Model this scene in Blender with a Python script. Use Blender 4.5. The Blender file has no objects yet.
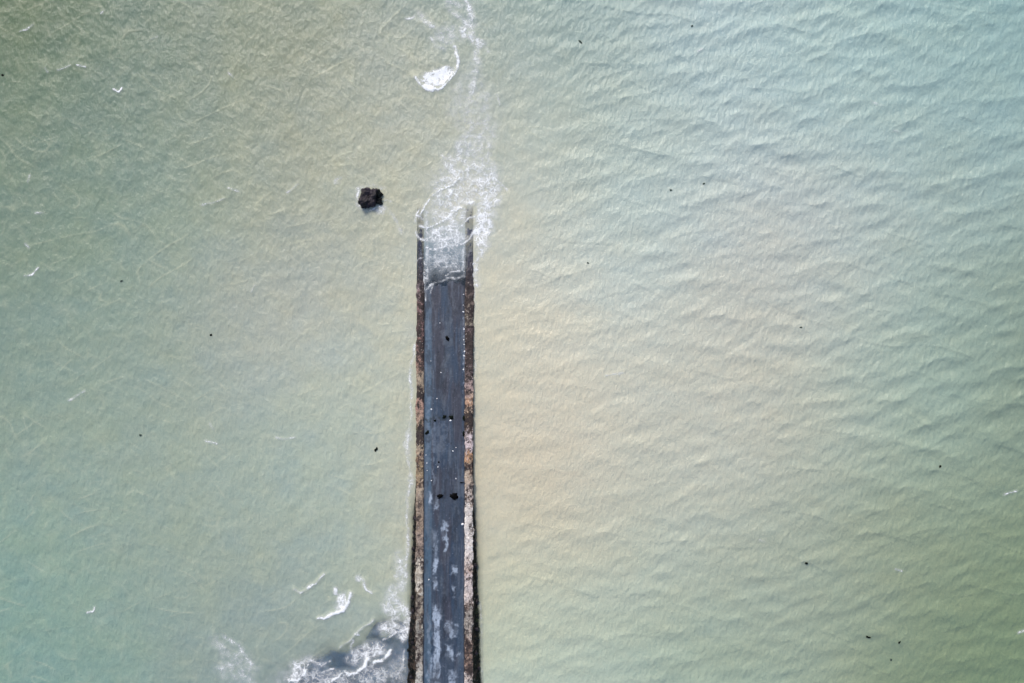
import bpy, bmesh, math, random
import numpy as np
from mathutils import Vector, noise as mnoise
random.seed(7)
C = bpy.context.scene.collection
H = 70.0                      # height of the drone above the sea

def P(px, py, z=0.0):         # survey grid (0.1 m units, north up) -> metres
    k = (H - z) / H * 0.1
    return (px - 512.0) * k, (341.5 - py) * k

def lin(c):
    c = np.asarray(c, float) / 255.0
    return np.where(c <= 0.04045, c / 12.92, ((c + 0.055) / 1.055) ** 2.4)

# ------------------------------------------------------------------ noise
def vnoise(x, y, s, seed):
    r = np.random.RandomState(seed).rand(256, 256)
    u = np.asarray(x) / s + seed * 7.31; v = np.asarray(y) / s + seed * 3.17
    iu = np.floor(u).astype(int); iv = np.floor(v).astype(int)
    fu = u - iu; fv = v - iv
    fu = fu * fu * fu * (fu * (6 * fu - 15) + 10); fv = fv * fv * fv * (fv * (6 * fv - 15) + 10)
    a = r[iu & 255, iv & 255]; b = r[(iu + 1) & 255, iv & 255]
    c = r[iu & 255, (iv + 1) & 255]; d = r[(iu + 1) & 255, (iv + 1) & 255]
    return (a + (b - a) * fu) * (1 - fv) + (c + (d - c) * fu) * fv
def fbm(x, y, s, seed, o=4, g=0.5):
    t = 0; n = 0; a = 1.0
    for i in range(o):
        t = t + a * vnoise(x, y, s / 2 ** i, seed + i * 13); n += a; a *= g
    return t / n
def sst(a, b, x):
    t = np.clip((x - a) / (b - a), 0, 1); return t * t * (3 - 2 * t)

# ------------------------------------------------------------------ materials
def new_mat(name):
    m = bpy.data.materials.new(name); m.use_nodes = True
    nt = m.node_tree; nt.nodes.clear()
    out = nt.nodes.new('ShaderNodeOutputMaterial')
    return m, nt, out
def N(nt, t, **kw):
    n = nt.nodes.new(t)
    for k, v in kw.items(): setattr(n, k, v)
    return n
def math_n(nt, op, a, b=None, c=None, clamp=False):
    n = N(nt, 'ShaderNodeMath', operation=op); n.use_clamp = clamp
    for i, v in enumerate((a, b, c)):
        if v is None: continue
        if isinstance(v, (int, float)): n.inputs[i].default_value = v
        else: nt.links.new(v, n.inputs[i])
    return n.outputs[0]
def noise_n(nt, vec, scale, detail=3, rough=0.55, dist=0.0):
    n = N(nt, 'ShaderNodeTexNoise'); n.inputs['Scale'].default_value = scale
    n.inputs['Detail'].default_value = detail; n.inputs['Roughness'].default_value = rough
    n.inputs['Distortion'].default_value = dist
    nt.links.new(vec, n.inputs['Vector']); return n.outputs['Fac']
def coords(nt, scale=(1, 1, 1), rot=(0, 0, 0)):
    g = N(nt, 'ShaderNodeTexCoord'); mp = N(nt, 'ShaderNodeMapping')
    mp.inputs['Scale'].default_value = scale; mp.inputs['Rotation'].default_value = rot
    nt.links.new(g.outputs['Object'], mp.inputs['Vector']); return mp.outputs['Vector']
def mixcol(nt, fac, a, b, mode='MIX'):
    n = N(nt, 'ShaderNodeMix', data_type='RGBA', blend_type=mode)
    for s, v in ((n.inputs[0], fac), (n.inputs[6], a), (n.inputs[7], b)):
        if isinstance(v, (int, float)): s.default_value = v
        elif isinstance(v, (tuple, list, np.ndarray)): s.default_value = (*[float(q) for q in v[:3]], 1)
        else: nt.links.new(v, s)
    return n.outputs[2]
def bump(nt, h, strength, dist, normal=None):
    b = N(nt, 'ShaderNodeBump'); b.inputs['Strength'].default_value = strength
    b.inputs['Distance'].default_value = dist; nt.links.new(h, b.inputs['Height'])
    if normal is not None: nt.links.new(normal, b.inputs['Normal'])
    return b.outputs['Normal']

def mat_vcol(name, rough=0.5, spec=0.5, nscale=9.0, namt=0.35, bstr=0.6, bdist=0.03, streak=None):
    m, nt, out = new_mat(name)
    a = N(nt, 'ShaderNodeAttribute', attribute_name='tint')
    v = coords(nt)
    n1 = noise_n(nt, v, nscale, 5, 0.65)
    f = math_n(nt, 'MULTIPLY_ADD', n1, 2 * namt, 1 - namt)
    cc = N(nt, 'ShaderNodeCombineColor'); [nt.links.new(f, cc.inputs[i]) for i in range(3)]
    col = mixcol(nt, 1.0, a.outputs['Color'], cc.outputs[0], 'MULTIPLY')
    if streak:
        n2 = noise_n(nt, coords(nt, (5.0, 0.16, 1)), 1.0, 4, 0.6)
        f2 = math_n(nt, 'MULTIPLY_ADD', n2, streak * 2, 1 - streak)
        c2 = N(nt, 'ShaderNodeCombineColor'); [nt.links.new(f2, c2.inputs[i]) for i in range(3)]
        col = mixcol(nt, 1.0, col, c2.outputs[0], 'MULTIPLY')
    b = N(nt, 'ShaderNodeBsdfPrincipled'); nt.links.new(col, b.inputs['Base Color'])
    r = math_n(nt, 'MULTIPLY_ADD', n1, 0.3, rough - 0.15, clamp=True)
    nt.links.new(r, b.inputs['Roughness'])
    b.inputs['Specular IOR Level'].default_value = spec
    nt.links.new(bump(nt, n1, bstr, bdist), b.inputs['Normal'])
    nt.links.new(b.outputs[0], out.inputs[0]); return m

def mat_plain(name, c1, c2, scale, rough=0.6, bstr=0.8, bdist=0.03, spec=0.5):
    m, nt, out = new_mat(name); v = coords(nt)
    n1 = noise_n(nt, v, scale, 5, 0.65); n2 = noise_n(nt, v, scale * 0.31, 2)
    f = math_n(nt, 'MULTIPLY_ADD', math_n(nt, 'ADD', n1, n2), 2.2, -1.7, clamp=True)
    b = N(nt, 'ShaderNodeBsdfPrincipled'); nt.links.new(mixcol(nt, f, lin(c1), lin(c2)), b.inputs['Base Color'])
    b.inputs['Roughness'].default_value = rough; b.inputs['Specular IOR Level'].default_value = spec
    nt.links.new(bump(nt, n1, bstr, bdist), b.inputs['Normal'])
    nt.links.new(b.outputs[0], out.inputs[0]); return m

# ------------------------------------------------------------------ mesh helpers
def grid_mesh(name, X, Y, Z, keep=None):
    ny, nx = X.shape
    me = bpy.data.meshes.new(name)
    idx = np.arange(nx * ny).reshape(ny, nx)
    q = np.stack([idx[:-1, :-1], idx[:-1, 1:], idx[1:, 1:], idx[1:, :-1]], -1).reshape(-1, 4)
    sel = None
    co = np.stack([X, Y, Z], -1).reshape(-1, 3)
    if keep is not None:
        fk = keep.reshape(-1)
        q = q[fk]; sel = np.unique(q); re = np.zeros(nx * ny, int); re[sel] = np.arange(len(sel))
        q = re[q]; co = co[sel]
    me.vertices.add(len(co)); me.vertices.foreach_set('co', co.astype(np.float32).ravel())
    me.loops.add(q.size); me.loops.foreach_set('vertex_index', q.astype(np.int32).ravel())
    me.polygons.add(len(q)); me.polygons.foreach_set('loop_start', np.arange(0, q.size, 4, dtype=np.int32))
    me.update(calc_edges=True)
    me.polygons.foreach_set('use_smooth', np.ones(len(q), bool))
    return me, sel
def fattr(me, name, arr):
    a = me.attributes.new(name, 'FLOAT', 'POINT'); a.data.foreach_set('value', np.asarray(arr, np.float32).ravel())
def cattr(me, name, rgb):
    rgb = np.asarray(rgb, np.float32).reshape(-1, 3)
    a = me.attributes.new(name, 'FLOAT_COLOR', 'POINT')
    a.data.foreach_set('color', np.concatenate([rgb, np.ones((len(rgb), 1), np.float32)], 1).ravel())
def link(name, me, mat, parent=None):
    o = bpy.data.objects.new(name, me)
    if mat: me.materials.append(mat)
    C.objects.link(o)
    if parent: o.parent = parent
    return o
def tag(o, label=None, cat=None, group=None, kind=None):
    if label: o['label'] = label
    if cat: o['category'] = cat
    if group: o['group'] = group
    if kind: o['kind'] = kind
    return o

# ------------------------------------------------------------------ the causeway profile
SLOPE = 1 / 40.0
def road_z(y):                      # metres; 0 where the ramp meets the water
    y0 = (341.5 - 284) * 0.1
    z = (y0 - y) * SLOPE
    return np.where(y > y0 + 6.5, z - (y - y0 - 6.5) * 0.10, z)
XL, XR = -8.78, -4.70               # inner faces of the two walls
XLO, XRO = -9.52, -3.86             # outer faces
def bank_left(y):                   # width of the seaweed bank at the waterline
    py = 341.5 - y * 10
    return np.interp(py, [300, 470, 500, 545, 590, 640, 700, 800], [0.02, 0.04, .2, .33, .48, .82, .92, 1.2]) + .24 * (fbm(y, y * 0, 1.1, 71, 4, .65) - .5) * sst(440, 560, py)
def bank_right(y):
    py = 341.5 - y * 10
    return np.interp(py, [300, 500, 535, 565, 610, 650, 700, 800], [0.02, 0.02, .12, .3, .42, .55, .72, 1.0]) + .24 * (fbm(y, y * 0, 1.0, 72, 4, .65) - .5) * sst(440, 560, py)
def wall_top(y): return np.maximum(road_z(y) + 0.10, -0.012 - .3 * np.clip(y - 13.25, 0, 9))

# ------------------------------------------------------------------ sea surface
DX = 0.125; NX, NY = 1120, 800
gx = (np.arange(NX) - NX / 2) * DX; gy = (np.arange(NY) - NY / 2) * DX
GX, GY = np.meshgrid(gx, gy)
PX = GX * 10 + 512; PY = 341.5 - GY * 10

def spectrum(seed, bands):
    kx = np.fft.fftfreq(NX, DX) * 2 * np.pi; ky = np.fft.fftfreq(NY, DX) * 2 * np.pi
    KX, KY = np.meshgrid(kx, ky); K = np.hypot(KX, KY) + 1e-9; TH = np.arctan2(KY, KX)
    rs = np.random.RandomState(seed)
    W = np.fft.fft2(rs.randn(NY, NX))
    A = np.zeros_like(K)
    for lam, bw, ang, spread, slope in bands:
        k0 = 2 * np.pi / lam
        r = np.exp(-(np.log(K / k0)) ** 2 / (2 * bw * bw))
        d = (TH - math.radians(ang) + np.pi / 2) % np.pi - np.pi / 2      # both senses: real field
        b = r * np.exp(-d * d / (2 * math.radians(spread) ** 2)) / K
        s = np.sqrt((np.abs(W * b * K) ** 2).mean()) / math.sqrt(NX * NY) + 1e-12
        A = np.hypot(A, b * slope / s)
    F = W * A
    h = np.real(np.fft.ifft2(F))
    dx = np.real(np.fft.ifft2(-1j * KX / K * F)); dy = np.real(np.fft.ifft2(-1j * KY / K * F))
    lap = np.real(np.fft.ifft2(K * K * F))
    return h, dx, dy, lap
# open side: long-crested seas running down the frame; lee side: short crossing chop
hR, dxR, dyR, lapR = spectrum(3, [(4.0, .25, 72, 10, .03), (3.4, .25, 102, 10, .035), (2.2, .3, 76, 18, .05), (1.9, .3, 106, 18, .05), (1.3, .3, 116, 38, .05), (.7, .25, 150, 45, .055)])
hL, dxL, dyL, lapL = spectrum(5, [(4.2, .28, 55, 40, .012), (3.0, .3, 128, 50, .018), (1.5, .35, 90, 90, .035), (.8, .3, 12, 50, .05), (.55, .2, 10, 60, .05)])
wob = (fbm(PX, PY, 160, 31) - .5)
wR = sst(430, 560, PX + wob * 160)
cp = np.clip(1 - np.hypot(PX - 520, (PY - 430) * .7) / 330, 0, 1)
amp = 1 - .58 * wR * cp                                     # sheltered by the causeway
inside = sst(408, 418, PX) * (1 - sst(472, 482, PX)) * sst(205, 262, PY)
amp *= (1 - .93 * inside)
near_wall = np.exp(-np.maximum(0, np.abs(PX - 445) - 30) / 8.0) * sst(230, 280, PY)
amp *= 1 - .6 * near_wall
edge = sst(0, 60, PX + 185) * sst(0, 60, 1205 - PX) * sst(0, 50, PY + 55) * sst(0, 50, 735 - PY)
amp *= edge
mixw = lambda a, b: (a * (1 - wR) + b * wR)
h = mixw(hL, hR) * amp
CH = 1.15
DXs = -CH * mixw(dxL, dxR) * amp; DYs = -CH * mixw(dyL, dyR) * amp
# sharpness of the crests
cl = lapL / lapL.std(); cr = lapR / lapR.std()

# lee-side crest network: thin folded crests, painted brighter as if light came through
def band(seed, lam, ang, spread):
    h_, _, _, l_ = spectrum(seed, [(lam, .25, ang, spread, .1)]); return h_ / h_.std()
def steep(n, front, back):          # asymmetric crest: long back to the north, short steep front to the south
    g = -np.gradient(n, DX, axis=0); g = g / np.abs(g).mean()
    f = np.where(n > 0, np.exp(-n / front), np.exp(n / back)); return f * sst(.3, 1.3, -g if False else g)
fine = fbm(PX, PY, 26, 44, 3)
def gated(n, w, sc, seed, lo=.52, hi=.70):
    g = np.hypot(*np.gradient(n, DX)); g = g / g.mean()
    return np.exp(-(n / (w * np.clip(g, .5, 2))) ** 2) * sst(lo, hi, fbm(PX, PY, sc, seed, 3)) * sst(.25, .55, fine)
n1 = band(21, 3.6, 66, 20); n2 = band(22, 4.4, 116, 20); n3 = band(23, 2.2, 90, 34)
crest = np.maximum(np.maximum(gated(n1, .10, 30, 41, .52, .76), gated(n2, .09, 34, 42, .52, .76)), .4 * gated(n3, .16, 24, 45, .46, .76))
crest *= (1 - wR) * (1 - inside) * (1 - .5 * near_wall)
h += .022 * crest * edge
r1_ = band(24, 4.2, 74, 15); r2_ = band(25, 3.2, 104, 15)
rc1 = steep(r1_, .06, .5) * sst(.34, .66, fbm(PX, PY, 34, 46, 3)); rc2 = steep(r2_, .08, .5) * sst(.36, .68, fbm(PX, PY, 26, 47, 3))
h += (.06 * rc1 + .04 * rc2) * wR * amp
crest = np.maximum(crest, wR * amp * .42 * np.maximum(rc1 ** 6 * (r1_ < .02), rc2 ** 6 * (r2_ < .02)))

# ------------------------------------------------------------------ foam
FO = np.zeros_like(PX); CRH = np.zeros_like(PX)
WX = PX + (fbm(PX, PY, 22, 51) - .5) * 10 + (fbm(PX, PY, 6, 52) - .5) * 5
WY = PY + (fbm(PX, PY, 22, 53) - .5) * 10 + (fbm(PX, PY, 6, 54) - .5) * 5
def sl(x0, x1, y0, y1):
    c0, c1 = np.searchsorted(PX[0], [x0, x1]); ys = -PY[:, 0]
    r0, r1 = np.searchsorted(ys, [-y1, -y0]); return slice(max(r0, 0), r1), slice(max(c0, 0), c1)
def stroke(pts, w, d, raise_=0.0, trail=0, raw=.35):
    xs = [p[0] for p in pts]; ys = [p[1] for p in pts]; w = float(w); m = w * 4 + 14 + trail
    s = sl(min(xs) - m, max(xs) + m, min(ys) - m, max(ys) + m)
    X = PX[s] * (1 - raw) + WX[s] * raw; Y = PY[s] * (1 - raw) + WY[s] * raw
    w = w * (.55 + .75 * fbm(PX[s], PY[s], 12, 56, 2)); best = np.full(X.shape, 1e9); side = np.zeros(X.shape)
    for (ax, ay), (bx, by) in zip(pts[:-1], pts[1:]):
        vx, vy = bx - ax, by - ay; L = vx * vx + vy * vy + 1e-9
        t = np.clip(((X - ax) * vx + (Y - ay) * vy) / L, 0, 1)
        ds = np.hypot(X - ax - t * vx, Y - ay - t * vy)
        best = np.minimum(best, ds)
    f = d * np.exp(-(best / w) ** 2) * np.clip(.62 + .8 * fbm(PX[s], PY[s], 9, 55, 3), .5, 1.12)
    FO[s] = np.maximum(FO[s], f)
    if raise_: CRH[s] = np.maximum(CRH[s], raise_ * np.exp(-(best / (w * 1.8)) ** 2))
def blob(x, y, rx, ry, d, ang=0, soft=.5, raw=1.0):
    m = max(rx, ry) * 1.7 + 10; s = sl(x - m, x + m, y - m, y + m)
    a = math.radians(ang); X = PX[s] * (1 - raw) + WX[s] * raw - x; Y = PY[s] * (1 - raw) + WY[s] * raw - y
    u = (X * math.cos(a) + Y * math.sin(a)) / rx; v = (-X * math.sin(a) + Y * math.cos(a)) / ry
    f = d * (1 - sst(1 - soft, 1 + soft * .6, np.hypot(u, v)))
    FO[s] = np.maximum(FO[s], f)
# broken crest and streaks at the top
blob(437, 76, 19, 9, .92, -12, .4); stroke([(415, 78), (421, 86), (430, 90), (441, 88), (450, 80), (457, 71), (458, 62), (455, 48)], 1.7, .85, .12)
blob(428, 87, 8, 4, 1.0, 10, .4)
stroke([(463, -12), (469, 6), (472, 22), (470, 36), (476, 46)], 5, .62); stroke([(449, 8), (460, 18), (470, 26)], 4, .5)
stroke([(418, 14), (430, 25), (440, 32), (444, 40)], 4, .42); stroke([(430, 38), (436, 46), (446, 50)], 2.2, .45)
stroke([(476, 46), (484, 42), (487, 52)], 3, .42); blob(462, 33, 9, 6, .6); blob(478, 44, 8, 6, .5); blob(448, 36, 18, 12, .38)
stroke([(405, 20), (412, 18), (418, 13)], 1.2, .6); stroke([(448, 0), (462, 6)], 4, .42)
blob(470, 105, 26, 34, .3); blob(484, 135, 14, 26, .38)
# wash over the drowned end of the causeway
blob(462, 185, 36, 26, .52); blob(488, 190, 17, 28, .62); blob(483, 230, 10, 30, .75); stroke([(489, 200), (488, 222), (481, 240), (478, 262), (476, 285)], 3.5, .55)
blob(453, 164, 13, 14, .5, 30); blob(447, 205, 20, 14, .52); blob(452, 236, 18, 12, .42); blob(446, 258, 25, 18, .50, raw=.9, soft=.8); blob(447, 236, 22, 16, .62, raw=.5); blob(448, 215, 22, 14, .55, raw=.5)
stroke([(420, 214), (424, 209), (431, 196), (440, 190), (453, 185), (460, 178)], 1.4, .82, .06)
stroke([(452, 186), (457, 178), (449, 160), (442, 155)], 2.2, .6)
stroke([(420, 226), (430, 227), (442, 222), (451, 214), (459, 208), (467, 205), (473, 202)], 1.5, .78, .05)
stroke([(425, 247), (433, 249), (444, 247), (458, 246), (469, 241), (473, 233)], 1.3, .75)
stroke([(431, 197), (437, 205), (444, 213)], 1.5, .6); stroke([(452, 215), (456, 226), (455, 240)], 1.2, .6)
stroke([(462, 182), (480, 180), (495, 178), (508, 190)], 1.4, .55); stroke([(485, 175), (492, 200), (488, 225)], 2.5, .62)
stroke([(426, 250), (425, 268), (424, 290), (426, 304)], 1.5, .62); stroke([(463, 232), (462, 255), (465, 276)], 1.6, .5)
stroke([(446, 276), (452, 272), (462, 270), (472, 266), (478, 260)], 1.3, .6)
stroke([(425, 291), (430, 285), (436, 283), (443, 281), (449, 278), (456, 279), (464, 276)], 1.2, .55)
stroke([(428, 300), (431, 288), (434, 284)], 1.1, .45); stroke([(416, 222), (416, 214), (420, 208)], 1.3, .7)
blob(446, 264, 24, 16, .36, raw=1.0, soft=.9); blob(455, 200, 26, 16, .55); blob(478, 170, 22, 16, .5); blob(470, 148, 20, 16, .46); stroke([(466, 160), (472, 130), (468, 105), (474, 78), (476, 50)], 6, .44); stroke([(488, 165), (490, 130), (484, 100)], 5, .42)
stroke([(427, 212), (427, 240), (427, 280)], 2.6, .58); stroke([(463, 212), (463, 240), (463, 268)], 2.4, .58); stroke([(440, 262), (446, 254), (456, 252)], 1.2, .6); stroke([(428, 238), (436, 234), (444, 236)], 1.2, .6); stroke([(447, 196), (458, 194), (466, 188)], 1.2, .62); stroke([(437, 212), (446, 206), (452, 198)], 1.1, .6)
stroke([(416, 232), (419, 238), (424, 240)], 1.4, .7); stroke([(465, 222), (470, 218), (475, 216)], 1.3, .7); stroke([(416, 262), (421, 258)], 1.2, .5); stroke([(417, 214), (424, 219)], 1.8, .7)
stroke([(475, 285), (475, 330), (476, 380)], 1.0, .36); stroke([(481, 600), (482, 640), (483, 690)], 1.1, .36)
# round the rock
stroke([(357, 190), (363, 186), (373, 185), (384, 188)], 1.5, .42); stroke([(357, 192), (356, 200), (358, 208), (367, 211)], 1.4, .5)
stroke([(367, 211), (374, 208), (383, 214), (383, 206)], 1.5, .5); stroke([(359, 190), (358, 200), (360, 208), (370, 210), (380, 206)], 1.6, .66, raw=.2); stroke([(361, 188), (370, 186), (382, 189)], 1.3, .5, raw=.2); blob(358, 194, 3, 2.6, .75); blob(380, 210, 5, 5, .5); blob(338, 182, 5, 4, .4)
stroke([(383, 206), (390, 213), (397, 222), (402, 234)], 2.6, .42); stroke([(384, 199), (392, 201)], 1, .45)
# along the left wall
stroke([(415, 345), (414, 355), (410, 366), (409, 378), (412, 390), (411, 404), (412, 415), (409, 432), (408, 447), (407, 460), (411, 474), (411, 482), (408, 494), (407, 515), (408, 530)], 1.7, .56)
stroke([(408, 530), (409, 545), (407, 560), (405, 580)], 2.2, .55); blob(409, 440, 4, 22, .42); blob(411, 480, 4, 8, .5); blob(400, 575, 9, 26, .48); blob(393, 604, 14, 22, .56); blob(404, 614, 6, 20, .6)
# breakers in the lower left
stroke([(294, 588), (301, 593), (308, 589), (316, 583), (325, 574)], 1.3, .62, .14); stroke([(308, 588), (316, 583)], 1.6, .9)
stroke([(319, 618), (326, 618), (331, 614), (336, 613), (342, 611), (348, 604), (351, 593)], 1.7, .95, .16); blob(342, 602, 9, 11, .72, 20); blob(334, 591, 3.5, 5, .75); stroke([(336, 613), (344, 610), (349, 602)], 2.4, 1)
stroke([(364, 580), (366, 588), (371, 593)], 1.6, .8, .1); blob(361, 578, 4, 4, .5)
stroke([(340, 646), (350, 640), (356, 634), (366, 625), (373, 619)], 1.2, .5, .12); blob(356, 634, 3, 2.4, .9)
stroke([(290, 679), (298, 680), (305, 674), (308, 664)], 1.8, .9, .1); blob(298, 670, 12, 11, .66, -20)
stroke([(332, 681), (338, 678), (342, 673)], 1.8, .92, .1); stroke([(345, 671), (349, 675), (357, 672), (365, 666), (367, 658)], 1.8, .95, .14)
blob(360, 656, 14, 10, .6, -15); blob(374, 650, 14, 10, .66); stroke([(374, 662), (382, 660), (388, 655), (391, 650)], 1.8, .95, .12); blob(388, 628, 15, 10, .62); blob(402, 632, 5, 12, .72)
blob(320, 680, 50, 14, .5); blob(372, 676, 22, 14, .5); stroke([(300, 664), (312, 660), (322, 664), (330, 660)], 1.4, .6); stroke([(318, 676), (326, 670), (334, 668)], 1.3, .62); stroke([(384, 640), (392, 636), (400, 628)], 1.4, .66); stroke([(392, 690), (396, 676), (402, 664), (404, 650)], 1.3, .56); blob(395, 668, 16, 22, .36); blob(312, 664, 16, 12, .4)
stroke([(216, 640), (228, 652), (238, 666), (252, 684)], 7, .42); stroke([(222, 636), (240, 646), (252, 664)], 3, .5); blob(238, 668, 22, 20, .36)
stroke([(352, 655), (350, 648), (353, 640)], 1.4, .6)
# scattered little whitecaps
for pts, d in (([(114, 89), (119, 92), (122, 88)], .95), ([(20, 31), (27, 29), (32, 25)], .7), ([(58, 70), (66, 68), (71, 65)], .5), ([(77, 65), (86, 67)], .7), ([(45, 67), (48, 72)], .6),
               ([(101, 14), (103, 12)], .7), ([(150, 40), (157, 37)], .5), ([(202, 205), (213, 203), (224, 199)], .6), ([(287, 193), (294, 189), (298, 185)], .6), ([(228, 188), (240, 192)], .5),
               ([(25, 276), (33, 274), (39, 267)], .75), ([(206, 441), (213, 443), (217, 444)], .9), ([(277, 437), (284, 439), (295, 438)], .5), ([(69, 400), (76, 396), (85, 391)], .5), ([(88, 612), (93, 611), (95, 607)], .8),
               ([(28, 182), (30, 176)], .6), ([(36, 213), (43, 213)], .6), ([(210, 424), (214, 430)], .55), ([(26, 244), (29, 248)], .5), ([(255, 285), (252, 292)], .5), ([(233, 77), (228, 72)], .55),
               ([(606, 375), (622, 373)], .55), ([(698, 51), (702, 49)], .75), ([(872, 102), (882, 106)], .55), ([(893, 131), (901, 133)], .5), ([(1004, 495), (1016, 491)], .7), ([(1018, 632), (1026, 629)], .7), ([(895, 569), (902, 571)], .6), ([(497, 95), (500, 104)], .55), ([(760, 541), (765, 543)], .5)):
    stroke(pts, 1.15, d * .95, .05, raw=.2)
FO *= edge
h = h + CRH * .55 * (1 - inside)
crest = np.maximum(crest, .8 * np.clip(CRH / .1, 0, 1) * (1 - FO))

# ------------------------------------------------------------------ ground under the water
def ground_z(x, y):
    px = x * 10 + 512; py = 341.5 - y * 10
    z = np.full(np.shape(px), -2.6)
    rf = 1.5 * np.exp(-(((px - 346) / 88) ** 2 + ((py - 698) / 66) ** 2)) + np.exp(-(((px - 392) / 26) ** 2 + ((py - 634) / 26) ** 2)) * .9 + np.exp(-(((px - 395) / 24) ** 2 + ((py - 680) / 34) ** 2))
    rf += .55 * np.exp(-(((px - 10) / 40) ** 2 + ((py - 690) / 26) ** 2))
    z = z + np.minimum(rf, 1.03) * 2.52 * (.82 + .36 * fbm(px, py, 26, 61)) + (fbm(px, py, 9, 62) - .5) * .5
    return np.minimum(z, -.09)
gz = ground_z(GX, GY)
rz = road_z(GY)
on = (GX > XLO + .02) & (GX < XRO - .02) & (GY < 14.6)
broken = (fbm(PX, PY, 14, 63) - .5) * 1.2
gz = np.where(on & (GY < 14.2 + broken), np.maximum(gz, rz), gz)
onw = ((GX > XLO) & (GX < XL) | (GX > XR) & (GX < XRO)) & (GY < 14.9)
gz = np.where(onw, np.maximum(gz, wall_top(GY) - .03), gz)
# masonry toe under the water beside the walls
dL = XLO - GX; dR = GX - XRO
for d_, bw in ((dL, bank_left(GY)), (dR, bank_right(GY))):
    b_ = -2.5 * (1 - sst(445, 520, PY)) + np.where((d_ > 0) & (d_ < 1.0), .02 - (d_ - bw) * 1.5, -9); gz = np.maximum(gz, np.where(PY > 445, np.minimum(b_, .05), -9))
depth = np.maximum(h - gz, 0) * (1 + 3 * (1 - sst(212, 258, PY)) + 2.2 * (1 - sst(256, 280, PY)))

# ------------------------------------------------------------------ suspended silt colour of the water, with vignette darkening painted into the corners
L_EXP = np.array([1.0, 1.0, 1.0])
anchors = [(0, 0, 124, 137, 118), (150, 100, 139, 154, 143), (300, 100, 162, 168, 155), (60, 350, 143, 161, 151), (150, 450, 153, 169, 160), (300, 300, 176, 180, 173), (395, 350, 192, 195, 181), (60, 620, 139, 165, 156), (250, 560, 158, 171, 162), (350, 520, 172, 184, 174), (400, 150, 180, 185, 172), (300, 660, 140, 157, 164), (492, 350, 205, 203, 188), (530, 400, 200, 200, 187), (600, 250, 189, 200, 197), (560, 150, 186, 194, 184), (500, 20, 165, 180, 175), (700, 30, 174, 193, 196), (850, 60, 165, 189, 191), (1000, 20, 148, 177, 179), (950, 180, 161, 181, 179), (800, 250, 184, 192, 189), (750, 350, 190, 193, 184), (900, 350, 161, 178, 170), (1010, 350, 143, 162, 151), (600, 550, 186, 191, 178), (750, 550, 170, 179, 167), (900, 550, 145, 159, 142), (1010, 660, 121, 141, 118), (550, 660, 182, 194, 181), (700, 650, 162, 177, 163), (494, 260, 199, 200, 189), (494, 480, 206, 198, 180), (498, 600, 191, 195, 176), (650, 440, 195, 196, 184), (400, 440, 182, 190, 179), (400, 250, 184, 188, 175), (0, 200, 132, 150, 138), (200, 240, 154, 168, 157), (330, 30, 160, 168, 155), (430, 110, 180, 185, 175)]
an = np.array(anchors, float); FIX = np.array([[0.54,0.68,0.41],[0.69,0.84,0.81],[0.95,0.88,0.63],[0.99,1.05,0.97],[1.19,1.19,1.07],[1.28,1.11,1.13],[1.14,1.3,1.31],[1.05,1.13,1.04],[1.1,1.1,0.95],[1.28,1.29,1.24],[1.21,1.27,1.12],[1.08,1.1,1.0],[1.78,1.54,1.25],[0.99,1.07,0.98],[0.95,1.21,1.27],[1.03,1.06,0.9],[0.55,0.78,0.75],[1.17,1.18,1.1],[1.22,1.23,1.1],[1.07,1.14,1.06],[1.14,1.16,1.07],[1.31,1.26,1.23],[1.3,1.14,0.93],[1.23,1.36,1.28],[0.89,0.87,0.69],[1.06,1.16,1.11],[1.22,1.19,1.13],[1.11,1.12,0.95],[1.09,1.12,0.93],[1.07,1.2,1.27],[0.96,1.04,0.88],[1.53,1.32,1.19],[1.68,1.22,1.04],[1.41,1.39,1.07],[1.26,1.3,1.27],[0.51,0.87,0.82],[0.7,0.8,0.63],[0.95,1.0,0.84],[0.96,1.1,0.94],[0.47,0.63,0.52],[1.31,1.19,1.25]])
cl_ = lin(an[:, 2:]) * FIX
wx = PX + (fbm(PX, PY, 110, 81) - .5) * 30; wy = PY + (fbm(PX, PY, 110, 82) - .5) * 30
num = np.zeros(PX.shape + (3,)); den = np.zeros(PX.shape)
for (ax, ay), c in zip(an[:, :2], cl_):
    d2 = ((wx - ax) ** 2 + (wy - ay) ** 2) / 85.0 ** 2
    w = np.exp(-.5 * d2) + 2e-3 / (1 + d2) ** 2
    num += w[..., None] * c; den += w
sed_vig = num / den[..., None]
mott = fbm(PX, PY, 40, 83, 5, .6) - .5
sed_vig *= (1 + .06 * mott)[..., None]
chroma = fbm(PX, PY * 1.8, 46, 85, 4, .6) - .5
sed_vig *= np.stack([1 - .05 * chroma, 1 + 0 * chroma, 1 + .06 * chroma], -1)
silt = (fbm(PX, PY, 26, 84, 4) - .5) * (1 - wR) * .16
sed_vig *= np.stack([1 + silt, 1 + .55 * silt, 1 - .3 * silt], -1)
CAL = np.array([0.72, 0.72, 0.72])
aer = (inside * ((GX > XL - .02) & (GX < XR + .02)) * (1 - sst(290, 310, PY)) * .8)[..., None]          # clear aerated wash over the ramp
sed_vig = np.clip(sed_vig * CAL * (1 - aer) + lin((142, 178, 200)) * .8 * aer, 0, .9)

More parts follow.
